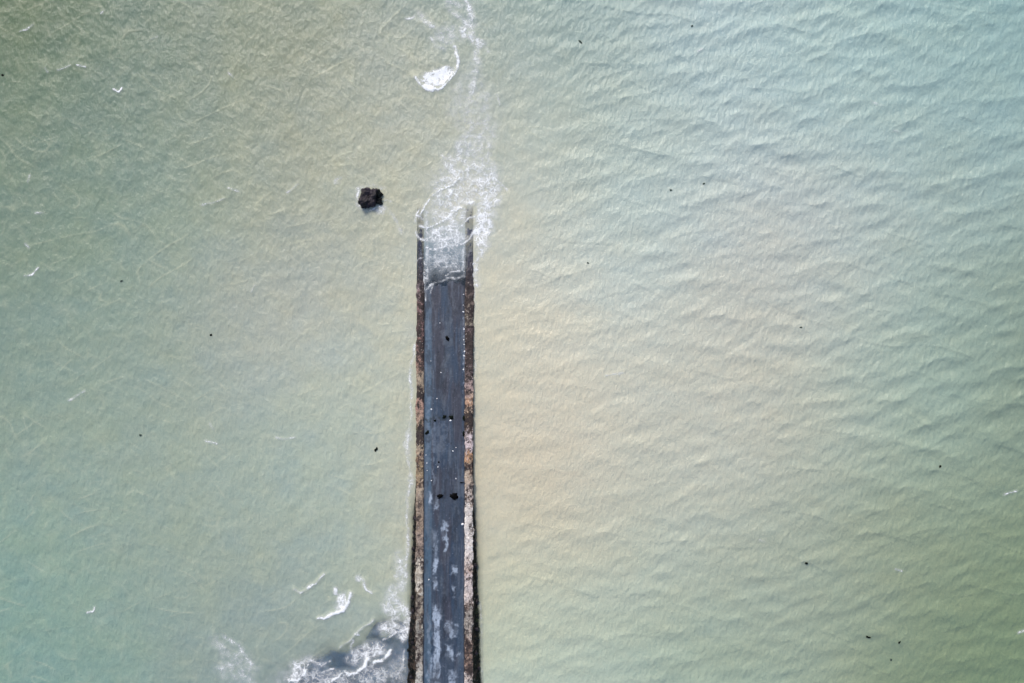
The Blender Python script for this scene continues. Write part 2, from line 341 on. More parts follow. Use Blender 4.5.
def pad(a, lo, hi, ax):
    f = np.take(a, [0], ax); l = np.take(a, [-1], ax)
    return np.concatenate([f] * lo + [a] + [l] * hi, ax)
ext = np.array([-4000, -900, -250]); 
XX = GX + DXs; YY = GY + DYs; ZZ = h.copy()
ax_x = np.concatenate([ext + gx[0] , gx, -ext[::-1] + gx[-1]]); ax_y = np.concatenate([ext + gy[0], gy, -ext[::-1] + gy[-1]])
def pad2(a): return pad(pad(a, 3, 3, 1), 3, 3, 0)
FX, FY = np.meshgrid(ax_x, ax_y); FZ = np.zeros_like(FX)
FX[3:-3, 3:-3] = XX; FY[3:-3, 3:-3] = YY; FZ[3:-3, 3:-3] = ZZ
me, _ = grid_mesh('sea', FX, FY, FZ)
cattr(me, 'sediment_vignette', pad2(sed_vig)); fattr(me, 'depth', pad2(depth)); fattr(me, 'crest', pad2(crest)); fattr(me, 'lee', pad2(1 - wR))

m, nt, out = new_mat('turbid sea water')
aS = N(nt, 'ShaderNodeAttribute', attribute_name='sediment_vignette'); aD = N(nt, 'ShaderNodeAttribute', attribute_name='depth')
aC = N(nt, 'ShaderNodeAttribute', attribute_name='crest')
aL = N(nt, 'ShaderNodeAttribute', attribute_name='lee')
vr = coords(nt, (1.7, 1.0, 1), (0, 0, math.radians(-25)))
n1 = noise_n(nt, vr, 1.7, 5, .66, .15); n2 = noise_n(nt, coords(nt, (1.7, .95, 1)), 2.0, 5, .7, .15)
hb = N(nt, 'ShaderNodeMix', data_type='FLOAT'); nt.links.new(aL.outputs['Fac'], hb.inputs[0]); nt.links.new(n1, hb.inputs[2]); nt.links.new(math_n(nt, 'MULTIPLY', n2, .7), hb.inputs[3])
nrm = bump(nt, hb.outputs[0], .85, .165)
# web of little capillary crests on the lee side: thin, broken, their lit look painted by colour
vL = coords(nt); wn = N(nt, 'ShaderNodeTexNoise'); wn.inputs['Scale'].default_value = .45; wn.inputs['Detail'].default_value = 2; wn.inputs['Roughness'].default_value = .5; nt.links.new(vL, wn.inputs['Vector'])
va = N(nt, 'ShaderNodeVectorMath', operation='MULTIPLY_ADD'); va.inputs[1].default_value = (1.3, 1.3, 0); nt.links.new(wn.outputs['Color'], va.inputs[0]); nt.links.new(vL, va.inputs[2])
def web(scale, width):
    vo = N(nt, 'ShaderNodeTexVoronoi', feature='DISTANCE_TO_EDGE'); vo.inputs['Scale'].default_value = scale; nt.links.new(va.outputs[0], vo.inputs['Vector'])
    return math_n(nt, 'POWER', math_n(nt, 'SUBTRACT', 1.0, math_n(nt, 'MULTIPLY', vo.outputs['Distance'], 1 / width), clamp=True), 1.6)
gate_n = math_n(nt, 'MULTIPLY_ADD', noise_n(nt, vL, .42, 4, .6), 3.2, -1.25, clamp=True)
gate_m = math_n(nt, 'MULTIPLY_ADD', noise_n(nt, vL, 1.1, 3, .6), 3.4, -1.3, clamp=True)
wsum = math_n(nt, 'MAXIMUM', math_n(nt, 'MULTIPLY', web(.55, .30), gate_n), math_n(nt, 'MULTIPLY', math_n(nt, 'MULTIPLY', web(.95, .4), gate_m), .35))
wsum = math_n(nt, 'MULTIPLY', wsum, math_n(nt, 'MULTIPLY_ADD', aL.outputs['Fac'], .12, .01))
crest_light = math_n(nt, 'ADD', math_n(nt, 'MULTIPLY', aC.outputs['Fac'], .2), wsum, clamp=True)
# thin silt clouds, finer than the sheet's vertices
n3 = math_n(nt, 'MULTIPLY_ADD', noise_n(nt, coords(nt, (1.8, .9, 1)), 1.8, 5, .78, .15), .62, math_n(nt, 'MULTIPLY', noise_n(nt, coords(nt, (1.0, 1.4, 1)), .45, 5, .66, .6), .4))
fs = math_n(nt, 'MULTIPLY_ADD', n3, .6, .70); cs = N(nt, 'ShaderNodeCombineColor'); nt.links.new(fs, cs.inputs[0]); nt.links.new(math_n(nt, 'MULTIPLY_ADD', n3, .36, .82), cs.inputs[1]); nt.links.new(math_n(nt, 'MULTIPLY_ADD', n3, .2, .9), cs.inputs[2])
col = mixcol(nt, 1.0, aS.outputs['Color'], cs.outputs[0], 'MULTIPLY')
col = mixcol(nt, crest_light, col, tuple(lin((232, 230, 196)) * .85))  # light through the crests painted into the base colour as pale yellow
b = N(nt, 'ShaderNodeBsdfPrincipled'); nt.links.new(col, b.inputs['Base Color'])
b.inputs['Roughness'].default_value = .16; b.inputs['IOR'].default_value = 1.36; b.inputs['Specular IOR Level'].default_value = .6
nt.links.new(nrm, b.inputs['Normal'])
tr = N(nt, 'ShaderNodeBsdfTransparent'); tr.inputs[0].default_value = (.86, .93, .95, 1)
gl = N(nt, 'ShaderNodeBsdfGlossy'); gl.inputs['Roughness'].default_value = .15; nt.links.new(nrm, gl.inputs['Normal'])
fr = N(nt, 'ShaderNodeFresnel'); fr.inputs['IOR'].default_value = 1.333; nt.links.new(nrm, fr.inputs['Normal'])
clear = N(nt, 'ShaderNodeMixShader'); nt.links.new(fr.outputs[0], clear.inputs[0]); nt.links.new(tr.outputs[0], clear.inputs[1]); nt.links.new(gl.outputs[0], clear.inputs[2])
cover = math_n(nt, 'SUBTRACT', 1.0, math_n(nt, 'POWER', 2.71828, math_n(nt, 'MULTIPLY', aD.outputs['Fac'], -2.6)), clamp=True)
mx = N(nt, 'ShaderNodeMixShader'); nt.links.new(cover, mx.inputs[0]); nt.links.new(clear.outputs[0], mx.inputs[1]); nt.links.new(b.outputs[0], mx.inputs[2])
nt.links.new(mx.outputs[0], out.inputs[0])
M_sea = m
tag(link('sea', me, M_sea), kind='structure')

# sea bed
sx = np.concatenate([[-4000, -300], np.arange(-70, 70.1, .5), [300, 4000]]); sy = np.concatenate([[-4000, -300], np.arange(-50, 50.1, .5), [300, 4000]])
SX, SY = np.meshgrid(sx, sy)
me, _ = grid_mesh('seabed', SX, SY, ground_z(SX, SY) - .01)
M_bed = mat_plain('reef and silt', (30, 66, 112), (72, 116, 160), 1.3, .8)
tag(link('seabed', me, M_bed), kind='structure')

# foam: sheets of bubbles riding on the water, one object per patch of broken water
m, nt, out = new_mat('sea foam')
aF = N(nt, 'ShaderNodeAttribute', attribute_name='foam')
v = coords(nt)
wn = N(nt, 'ShaderNodeTexNoise'); wn.inputs['Scale'].default_value = 1.3; wn.inputs['Detail'].default_value = 3; nt.links.new(v, wn.inputs['Vector'])
va = N(nt, 'ShaderNodeVectorMath', operation='MULTIPLY_ADD'); va.inputs[1].default_value = (.9, .9, 0); nt.links.new(wn.outputs['Color'], va.inputs[0]); nt.links.new(v, va.inputs[2])
def ridge(scale):
    vo = N(nt, 'ShaderNodeTexVoronoi', feature='DISTANCE_TO_EDGE'); vo.inputs['Scale'].default_value = scale
    nt.links.new(va.outputs[0], vo.inputs['Vector'])
    return math_n(nt, 'SUBTRACT', 1.0, math_n(nt, 'MULTIPLY', vo.outputs['Distance'], 2.6), clamp=True)
r1 = ridge(1.9); r2 = ridge(4.4); n4 = noise_n(nt, v, 4.5, 6, .75); n5 = noise_n(nt, v, 1.4, 4, .6)
lace = math_n(nt, 'ADD', math_n(nt, 'ADD', math_n(nt, 'MULTIPLY', math_n(nt, 'POWER', r1, 2.0), .34), math_n(nt, 'MULTIPLY', math_n(nt, 'POWER', r2, 1.6), .22)), math_n(nt, 'ADD', math_n(nt, 'MULTIPLY', n4, .36), math_n(nt, 'MULTIPLY_ADD', n5, .9, -.34)))
F = aF.outputs['Fac']
t = math_n(nt, 'MULTIPLY', math_n(nt, 'SUBTRACT', math_n(nt, 'ADD', lace, math_n(nt, 'MULTIPLY', F, .98)), .965), 2.0, clamp=True)
film = math_n(nt, 'MULTIPLY', math_n(nt, 'MULTIPLY', math_n(nt, 'POWER', F, 1.3), 1.0), math_n(nt, 'ADD', math_n(nt, 'MULTIPLY_ADD', n5, 4.0, -1.6, clamp=True), .3))
al = math_n(nt, 'MULTIPLY', math_n(nt, 'MAXIMUM', t, film), .9)
b = N(nt, 'ShaderNodeBsdfPrincipled'); b.inputs['Base Color'].default_value = (.86, .885, .9, 1); b.inputs['Roughness'].default_value = .7
nt.links.new(bump(nt, lace, .6, .05), b.inputs['Normal'])
nt.links.new(al, b.inputs['Alpha']); nt.links.new(b.outputs[0], out.inputs[0])
M_foam = m
regions = [('white broken crest and streaks of foam at the top of the open sea', (380, 520, -60, 122)),
           ('lacy white foam washing over the drowned end of the road', (403, 530, 122, 330)),
           ('thin ring and tail of foam round the dark rock', (325, 403, 160, 260)),
           ('thin white line of foam against the outer side of the left wall', (395, 416, 330, 565)),
           ('breaking wavelets and foam over dark shallows in the lower left', (200, 416, 565, 760))]
used = np.zeros_like(PX, bool)
def foam_obj(mask, label):
    kv = mask & (FO > .05)
    kf = kv[:-1, :-1] | kv[1:, :-1] | kv[:-1, 1:] | kv[1:, 1:]
    if not kf.any(): return
    me, s = grid_mesh('sea_foam', XX, YY, ZZ + .018 + .03 * FO, kf)
    fattr(me, 'foam', FO.ravel()[s]); tag(link('sea_foam', me, M_foam), label, 'foam', kind='stuff')
for lab, (x0, x1, y0, y1) in regions:
    mk = (PX > x0) & (PX < x1) & (PY > y0) & (PY < y1) & ~used; used |= mk
    foam_obj(mk, lab)
foam_obj(~used, 'tiny scattered whitecaps on the open water')

# ------------------------------------------------------------------ road
ry = np.arange(-66, 14.3, .06); rxs = np.linspace(XL, XR, 74)
RX, RY = np.meshgrid(rxs, ry)
u = (RX - XL) / (XR - XL); RPX = RX * 10 + 512; RPY = 341.5 - RY * 10
RPY = 341.5 - RY * 10 * H / (H - road_z(RY)); RPX = RX * 10 * H / (H - road_z(RY)) + 512
crown = .016 * (1 - (2 * u - 1) ** 2) - .012
RZ = road_z(RY) + crown + .035 * (fbm(RX, RY * .7, 1.1, 91, 4, .6) - .5)
c0 = lin((66, 80, 98)); strip = lin((84, 110, 132)); purp = lin((68, 72, 86)); pale = lin((186, 202, 222)); dk = lin((34, 40, 52))
def mixa(a, b, f): return a * (1 - f[..., None]) + b * f[..., None]
tint = np.ones(RX.shape + (3,)) * c0
st = fbm(RX * 6, RY * .25, 1.2, 92, 4, .6)
tint = mixa(tint, purp, sst(.45, .62, fbm(RX * 1.6, RY * .22, 1.5, 93)))
tint = mixa(tint, lin((52, 74, 98)), sst(.5, .68, fbm(RX * 2.0, RY * .2, 1.4, 96)) * .8)
wj = (fbm(RX, RY, 1.6, 94) - .5) * 1.6
tint = mixa(tint, strip, sst(423.5, 425, RPX + wj) * (1 - sst(430.5, 432.5, RPX + wj)) * (.35 + .5 * sst(280, 330, RPY)))
tint = mixa(tint, strip, .35 * sst(455, 461, RPX + wj) * sst(560, 660, RPY) )
# worn and lime-crusted patches
WPX = RPX + (fbm(RX, RY, .8, 95) - .5) * 5 + (fbm(RX, RY, .2, 97) - .5) * 2.5; WPY = RPY + (fbm(RX, RY, 1.0, 98) - .5) * 9 + (fbm(RX, RY, .2, 99) - .5) * 2.5
brk = fbm(RX, RY, .45, 101, 4, .65)
pm = np.zeros_like(RX)
def patch(x, y, rx, ry_, d, sharp=.35):
    global pm
    e = np.maximum(np.abs(WPX - x) / rx, np.abs(WPY - y) / ry_)
    pm = np.maximum(pm, d * (1 - sst(1 - sharp, 1 + sharp, e)))
for a in ((430, 498, 1.8, 5, .75), (436, 502, 1.4, 4, .5), (437, 508, 2, 3, .55), (444, 533, 2.6, 9, .62), (445.5, 545, 1.6, 6, .75), (443, 525, 1.3, 4, .5), (435, 545, 2.2, 14, .3), (435.5, 567, 2.4, 7, .65), (435.5, 584, 2.2, 5, .6),
          (436, 612, 2.4, 8, .9), (437.2, 632, 2.8, 18, 1), (436.5, 665, 3.2, 26, 1), (436, 720, 4, 40, .6), (454, 570, 2.2, 5, .7), (453, 592, 1.3, 6, .6), (449, 628, 3, 6, .72), (454, 634, 3.6, 4, .62), (457, 623, 2.6, 2.4, .5), (449, 650, 3.4, 5, .72), (453, 657, 1.8, 4, .6),
          (458.5, 653, 2, 2, .65), (453, 679, 3.4, 7, .6), (429.5, 672, 2.4, 14, .42), (433, 455, 1, 30, .2), (441, 440, 9, 16, .1), (428, 400, 2.4, 90, .12), (465, 350, .9, 40, .5), (429, 640, 1.6, 20, .25)):
    patch(*a)
pm = pm * (.3 + 1.1 * sst(.36, .58, brk)); pm = np.clip(pm, 0, 1)
tint = mixa(tint, pale, pm * .95)
fl = np.random.RandomState(4).rand(*RX.shape); tint = mixa(tint, lin((150, 160, 178)), (fl > .9965) * .6)
# seams and dark gutter beside the walls
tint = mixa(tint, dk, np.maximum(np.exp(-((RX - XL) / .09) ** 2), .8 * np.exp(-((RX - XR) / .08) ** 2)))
tint = mixa(tint, lin((26, 40, 40)), .75 * np.exp(-((WPY - 419 - 2 * np.sin(WPX * .4)) / 1.3) ** 2) * sst(.47, .56, brk))
tint = mixa(tint, dk, .6 * np.exp(-((WPX - 444) / .8) ** 2) * sst(.5, .6, fbm(RX, RY, 2.0, 103)))
tint = mixa(tint, lin((112, 122, 134)), .42 * sst(.54, .70, fbm(RX * 1.5, RY * .6, .9, 111, 5, .65)))
tint = mixa(tint, lin((40, 46, 58)), .5 * sst(.55, .68, fbm(RX * 1.5, RY * .5, .8, 112, 5, .65)))
tint = mixa(tint, lin((120, 130, 146)), .3 * sst(.6, .72, fbm(RX * 7, RY * .35, 1.0, 113, 4, .6)))
tint *= (.8 + .4 * st)[..., None]
me, _ = grid_mesh('road', RX, RY, RZ)
ROADCAL = 0.62
cattr(me, 'tint', tint * ROADCAL)
M_road = mat_vcol('wet worn asphalt', .5, .5, 5, .55, .8, .03, streak=.3)
tag(link('road', me, M_road), kind='structure')

# ------------------------------------------------------------------ walls
M_wall = mat_vcol('weathered wall stone', .7, .3, 8, .55, .9, .06)
M_face = mat_plain('weed stained masonry', (26, 24, 22), (66, 58, 50), 3.0, .6)
def prof(py, tab, dflt):
    r = np.full(py.shape + (4,), np.nan)
    xs = [t[0] for t in tab]
    return np.stack([np.interp(py, xs, [t[1][i] for t in tab]) for i in range(4)], -1)
#        py, (density, r, g, b) of the pale crust
tabL = [(200, (.3, 130, 140, 155)), (250, (.12, 130, 140, 150)), (285, (.15, 150, 135, 135)), (293, (.5, 170, 150, 150)), (300, (.28, 150, 120, 118)), (330, (.3, 150, 116, 112)), (345, (.32, 170, 130, 120)), (352, (.2, 160, 130, 120)), (366, (.55, 180, 140, 126)), (370, (.55, 180, 150, 130)), (374, (.4, 170, 150, 128)), (378, (.85, 175, 158, 136)), (386, (.85, 170, 152, 128)), (389, (.1, 120, 100, 90)), (398, (.1, 120, 100, 90)), (402, (.9, 190, 150, 135)), (418, (.75, 176, 150, 128)), (423, (.15, 120, 105, 88)),
        (430, (.5, 128, 122, 92)), (442, (.3, 110, 100, 80)), (446, (.9, 184, 166, 142)), (455, (.85, 178, 158, 134)), (460, (.25, 130, 100, 85)), (466, (.75, 160, 140, 110)), (477, (.85, 168, 146, 116)), (481, (.3, 120, 96, 80)), (487, (.85, 190, 172, 150)), (500, (.62, 160, 142, 124)), (530, (.62, 165, 145, 126)), (540, (.85, 180, 160, 146)), (556, (.7, 158, 140, 124)), (559, (.05, 90, 75, 65)), (563, (.7, 215, 205, 190)), (580, (.62, 180, 168, 150)), (588, (.95, 224, 218, 205)), (594, (.4, 150, 136, 118)), (608, (.62, 160, 152, 138)), (618, (.35, 130, 118, 104)), (626, (.75, 168, 165, 155)), (640, (.55, 156, 150, 138)), (660, (.62, 160, 152, 142)), (672, (.8, 190, 188, 180)), (683, (.8, 190, 188, 180)), (720, (.6, 170, 160, 150))]
tabR = [(195, (.3, 130, 140, 155)), (245, (.15, 140, 145, 155)), (270, (.1, 140, 130, 130)), (300, (.12, 140, 120, 112)), (320, (.42, 170, 160, 140)), (326, (.1, 130, 110, 110)), (370, (.14, 140, 120, 120)), (380, (.55, 190, 168, 164)), (390, (.5, 188, 160, 152)), (397, (.62, 214, 186, 164)), (405, (.5, 190, 140, 106)), (409, (.5, 220, 196, 172)), (414, (.1, 110, 90, 70)), (424, (.1, 110, 95, 66)), (428, (.3, 180, 150, 130)), (434, (.62, 214, 200, 200)), (446, (.75, 230, 212, 214)), (452, (.55, 206, 180, 170)), (457, (.7, 190, 140, 96)), (462, (.62, 200, 176, 150)), (466, (.12, 90, 66, 56)), (470, (.2, 110, 84, 70)), (474, (.9, 190, 172, 152)), (484, (.85, 196, 178, 160)),
        (490, (.5, 206, 190, 178)), (496, (.8, 224, 210, 202)), (502, (.35, 130, 110, 92)), (506, (.9, 232, 222, 214)), (530, (.86, 232, 224, 216)), (556, (.88, 236, 226, 220)), (574, (.6, 190, 168, 156)), (580, (.8, 224, 210, 206)), (600, (.75, 222, 208, 200)), (607, (.3, 140, 120, 108)), (613, (.6, 176, 168, 158)), (632, (.72, 178, 170, 160)), (637, (.7, 226, 206, 192)), (645, (.45, 150, 126, 112)), (662, (.42, 148, 122, 108)), (672, (.5, 170, 148, 138)), (680, (.8, 226, 214, 206)), (720, (.6, 190, 170, 160))]
def build_wall(xa, xb, inner_x, tab, seed, label, side, ytop):
    root = bpy.data.objects.new('stone_parapet', None); C.objects.link(root); root.location = ((xa + xb) / 2, -25, 0)
    root['label'] = label; root['category'] = 'parapet'
    ys = np.arange(-66, ytop, .055); us = np.linspace(0, 1, 19)
    U, Y = np.meshgrid(us, ys); nar = .16 * (1 - sst(4.2, 7.5, -Y + 12))
    wob_o = .34 * (fbm(Y, Y * 0 + seed, .8, seed, 4, .65) - .5); wob_i = .2 * (fbm(Y, Y * 0 + seed, .6, seed + 1, 4, .65) - .5)
    X = (xa + wob_o + nar * .4) * (1 - U) + (xb + wob_i - nar) * U if side == 'L' else (xa + wob_i + nar) * (1 - U) + (xb + wob_o - nar * .4) * U
    top = wall_top(Y); e = np.abs(2 * U - 1) ** 6
    bumps = fbm(X, Y, .55, seed + 2, 4, .6) - .5
    Z = top + .17 * bumps - .06 * e
    Z = np.where(Y > ytop - 1.2, Z - (Y - ytop + 1.2) * .1, Z)
    wpy = 341.5 - Y * 10 * H / (H - top)
    wpy = wpy + (fbm(X * 1.6, Y, .45, seed + 3, 4, .7) - .5) * 30
    pr = prof(wpy, tab, None)
    n = .5 * fbm(X, Y, .30, seed + 4, 3, .6) + .3 * fbm(X, Y, .8, seed + 5, 3) + .2 * np.random.RandomState(seed).rand(*X.shape)
    d = pr[..., 0]; f = sst(-.10, .10, n - (.5 + (.55 - d) * .36)) * sst(0.02, .1, d)
    base = lin((62, 52, 50)) * (.7 + .6 * fbm(X, Y, .5, seed + 6))[..., None]
    wet = (1 - sst(235, 300, wpy))[..., None]
    base = base * (1 - wet) + lin((60, 68, 86)) * wet
    crust = lin(pr[..., 1:]) * (.6 + .75 * fbm(X, Y, .14, seed + 7, 2))[..., None]
    tint = base * (1 - f[..., None]) + crust * f[..., None]
    # pale crumbs
    fl = np.random.RandomState(seed + 8).rand(*X.shape) > .993; tint = np.where((fl & (d > .1))[..., None], lin((216, 205, 196)), tint)
    tint = np.where((np.random.RandomState(seed + 9).rand(*X.shape) > .97)[..., None], tint * .35, tint)
    me, _ = grid_mesh('coping', X - root.location.x, Y - root.location.y, Z); cattr(me, 'tint', np.clip(tint * .86 + .06 * tint.mean(-1, keepdims=True), 0, .85) * .8)
    link('coping', me, M_wall, root)
    # the two upright faces
    for nm, col_i, zb in (('outer_face', 0 if side == 'L' else -1, -2.7), ('inner_face', -1 if side == 'L' else 0, -.45)):
        xe = X[:, col_i]; ze = Z[:, col_i] - .004; yv = ys
        k = 7; tt = np.linspace(0, 1, k)
        zb_ = (road_z(ys) - .3) if nm == 'inner_face' else np.full(len(ys), zb)
        FZ_ = ze[:, None] * (1 - tt) + zb_[:, None] * tt
        out_s = (-1 if side == 'L' else 1) * (1 if nm == 'outer_face' else -1)
        FX_ = xe[:, None] + out_s * .06 * (fbm(FZ_ * 1.0, yv[:, None] + FZ_ * 0, .5, seed + 11) - .5) * (tt > 0)
        me, _ = grid_mesh(nm, FX_ - root.location.x, np.repeat(yv[:, None], k, 1) - root.location.y, FZ_)
        link(nm, me, M_face, root)
    return root
build_wall(XLO, XL + .0, XL, tabL, 201, 'long low left wall of the causeway, dark at the drowned end, tan further along', 'L', 14.7)
build_wall(XR, XRO, XR, tabR, 221, 'long low right wall of the causeway with pinkish white crust on its stones', 'R', 15.0)

# ------------------------------------------------------------------ weed covered banks outside the walls
M_bank = mat_vcol('wet dark weedy rubble', .6, .2, 9, .6, 1.0, .08)
M_bankg = M_bank
def build_bank(side, mat, label, seed):
    ys = np.arange(-66, -11.5 if side == 'L' else -15.5, .07); tt = np.linspace(0, 1, 26)
    bw = bank_left(ys) if side == 'L' else bank_right(ys)
    T, Y = np.meshgrid(tt, ys); zt = np.maximum(wall_top(Y) - .16, .06); zb = -1.2
    D = T * 1.7; B = bw[:, None]
    Z = np.where(D < B, zt + (0 - zt) * (D / np.maximum(B, .02)) ** .8, -(D - B) * 1.6)
    Z = Z + .34 * np.minimum(1, B / .35) * (fbm(D * 1.2, Y, .45, seed, 4, .65) - .5) * sst(0.0, .1, D)
    x = (XLO + .02 - D) if side == 'L' else (XRO - .02 + D)
    x = x + .1 * np.minimum(1, B / .35) * (fbm(D, Y, .4, seed + 1) - .5) * sst(.03, .2, D)
    me, _ = grid_mesh('rubble_bank', x, Y, Z)
    rs = np.random.RandomState(seed); n = fbm(x, Y, .28, seed + 2, 3, .65)
    low = lin((14, 17, 15)) if side == 'L' else lin((16, 22, 15)); tint = np.ones(x.shape + (3,)) * low
    top = sst(.75, .1, 0) if False else 1 - sst(.1, .8, D / np.maximum(B, .05))
    tint = mixa(tint, lin((74, 62, 54)), sst(.52, .64, n + .16 * (top - .5)) * .9)
    if side == 'R': tint = mixa(tint, lin((52, 60, 38)), sst(.5, .62, fbm(x, Y, .5, seed + 5)) * sst(.3, .9, D / np.maximum(B, .05)))
    r_ = rs.rand(*x.shape); tint = mixa(tint, lin((170, 160, 150)), ((r_ > .975) * (.25 + .6 * top)).astype(float)); tint = mixa(tint, lin((6, 6, 6)), (r_ < .1) * 1.0)
    cattr(me, 'tint', tint * .75)
    return tag(link('rubble_bank', me, mat), label, 'bank')
build_bank('L', M_bank, 'black weedy rubble bank along the outer foot of the left wall, widening towards the bottom', 301)
build_bank('R', M_bankg, 'greenish dark weedy rubble bank along the outer foot of the right wall', 311)

# ------------------------------------------------------------------ rocks
def rock_mesh(name, sx, sy, sz, seed, p=3.0, rough=.22, sub=4):
    bm = bmesh.new(); bmesh.ops.create_icosphere(bm, subdivisions=sub, radius=1)
    o = Vector((seed * 3.1, seed * 1.7, seed * .9))
    for v in bm.verts:
        c = v.co.copy(); r = (abs(c.x) ** p + abs(c.y) ** p + abs(c.z) ** p) ** (-1 / p)
        c *= r
        d = 1 + rough * mnoise.fractal(c * 1.3 + o, 1.0, 2.0, 5)
        v.co = Vector((c.x * sx * d, c.y * sy * d, c.z * sz * d))
    me = bpy.data.meshes.new(name); bm.to_mesh(me); bm.free()
    for q in me.polygons: q.use_smooth = True
    return me
M_rock = mat_plain('dark weedy rock', (7, 5, 7), (46, 38, 48), 2.6, .45, 1.0, .2, .35)
M_rockg = mat_plain('dark green weedy rock', (5, 7, 7), (18, 24, 23), 3.0, .6, 1.0, .12, .2)
def rock(px, py, z, me, mat, label, rz=0, group=None):
    x, y = P(px, py, z); o = link('rock', me, mat if not me.materials else None); o.location = (x, y, z); o.rotation_euler = (0, 0, rz)
    return tag(o, label, 'rock', group)
rock(369, 199, .0, rock_mesh('rock', .72, .86, .7, 3, 6, .42, 5), M_rock, 'largest dark brown block-like rock standing alone in the water left of the road end', -.12)
rock(378, 194, .0, rock_mesh('rock', .42, .42, .42, 8, 2.8, .45, 5), M_rockg, 'round dark green rock against the upper right side of the big lone rock')
rock(377.8, 201, -.04, rock_mesh('rock', .46, .30, .34, 12, 2.8, .45, 5), M_rockg, 'low blackish rock against the lower right side of the big lone rock', -.25)
bank_rocks = [rock_mesh('rock', .2, .16, .14, 30 + i, 2.6, .35, 3) for i in range(4)]
for k in range(4): bank_rocks[k].materials.append(M_rock if k % 2 else M_rockg)
for side, n in (('L', 22), ('R', 16)):
    for i in range(n):
        y = -34.5 + (i + .5 + random.uniform(-.4, .4)) * 17.5 / n
        ya = np.array([y]); bw = float((bank_left if side == 'L' else bank_right)(ya)[0])
        d = random.uniform(.35, 1.0) * bw; z = float(wall_top(ya)[0] - .16) * max(0, 1 - d / bw) ** .8
        x = XLO - d if side == 'L' else XRO + d
        o = link('rock', bank_rocks[i % 4], None); o.location = (x, y, z); o.rotation_euler = (0, 0, random.uniform(0, 6)); s = random.uniform(.6, 1.3); o.scale = (s, s, s)
        tag(o, 'wet dark rock half buried in the weedy bank outside the %s wall' % ('left' if side == 'L' else 'right'), 'rock', 'rocks in the bank outside the %s wall' % ('left' if side == 'L' else 'right'))

# ------------------------------------------------------------------ small things on the road
def rz_at(px, py):
    z = 0
    for _ in range(4):
        x, y = P(px, py, z); u = (x - XL) / (XR - XL); z = float(road_z(np.array(y))) + .016 * (1 - (2 * u - 1) ** 2) - .012
    return x, y, z
M_peb = mat_plain('bleached pebble', (214, 214, 216), (236, 236, 238), 9, .7, .4, .01)
pebs = [rock_mesh('pebble', .10, .075, .06, 50 + i, 2.2, .25, 3) for i in range(4)]
for q in pebs: q.materials.append(M_peb)
def pebble(px, py, s, label, group=None, i=0):
    x, y, z = rz_at(px, py); o = link('pebble', pebs[i % 4], None); o.location = (x, y, z + .03 * s); s *= random.uniform(.5, .85); o.scale = (s, s, s); o.rotation_euler = (0, 0, i * 1.3)
    tag(o, label, 'pebble', group)
for i, (px, py, s) in enumerate([(464.2, 293, .9), (463.8, 305, 1), (463.5, 310.5, 1.2), (464, 330, 1.3), (464.4, 339, 1), (464, 345, 1.1), (464.2, 350, 1.2), (464, 355, 1.2), (464, 369.5, 1.4)]):
    pebble(px + random.uniform(-.7, .5), py + random.uniform(-1.5, 1.5), s, 'white pebble in the loose row lying at the foot of the right wall', 'pebbles in a row at the foot of the right wall', i)
for i, (px, py, s, lab) in enumerate([(440, 323, 1.1, 'lone white pebble on the bare road just below the wash'), (431, 361, .9, 'small white pebble near the left wall, above the middle of the road'), (441, 372.5, 1.0, 'white pebble in the road centre above the seaweed line'),
        (437, 398.5, 1.0, 'white pebble left of the road centre, just above the seaweed line'), (431.5, 409.3, 1.2, 'white pebble on the pale left strip just above the seaweed line'), (450.6, 420.5, 1.3, 'white pebble touching the seaweed line across the road'),
        (456, 447.5, .8, 'small white pebble on the right half of the road below the seaweed line'), (453, 451, .9, 'small pebble left of another white pebble on the right half of the road'), (438, 467, .8, 'tiny white pebble left of centre above the two black seaweed clumps'),
        (456, 478.5, .8, 'tiny white pebble above the larger black seaweed clump'), (462.6, 524, 2.2, 'large white stone lying against the right wall'), (429, 579.5, 1.3, 'white pebble on the pale left strip beside the long worn patch')]):
    pebble(px, py, s, lab, None, i)
for i, (px, py, s) in enumerate([(426, 455, 1), (427, 463, 1.1), (427.2, 470.5, .8), (431.5, 480.5, .9)]):
    pebble(px, py, s, 'white pebble in the short string along the left gutter beside the tan wall', 'pebbles along the left gutter', i)

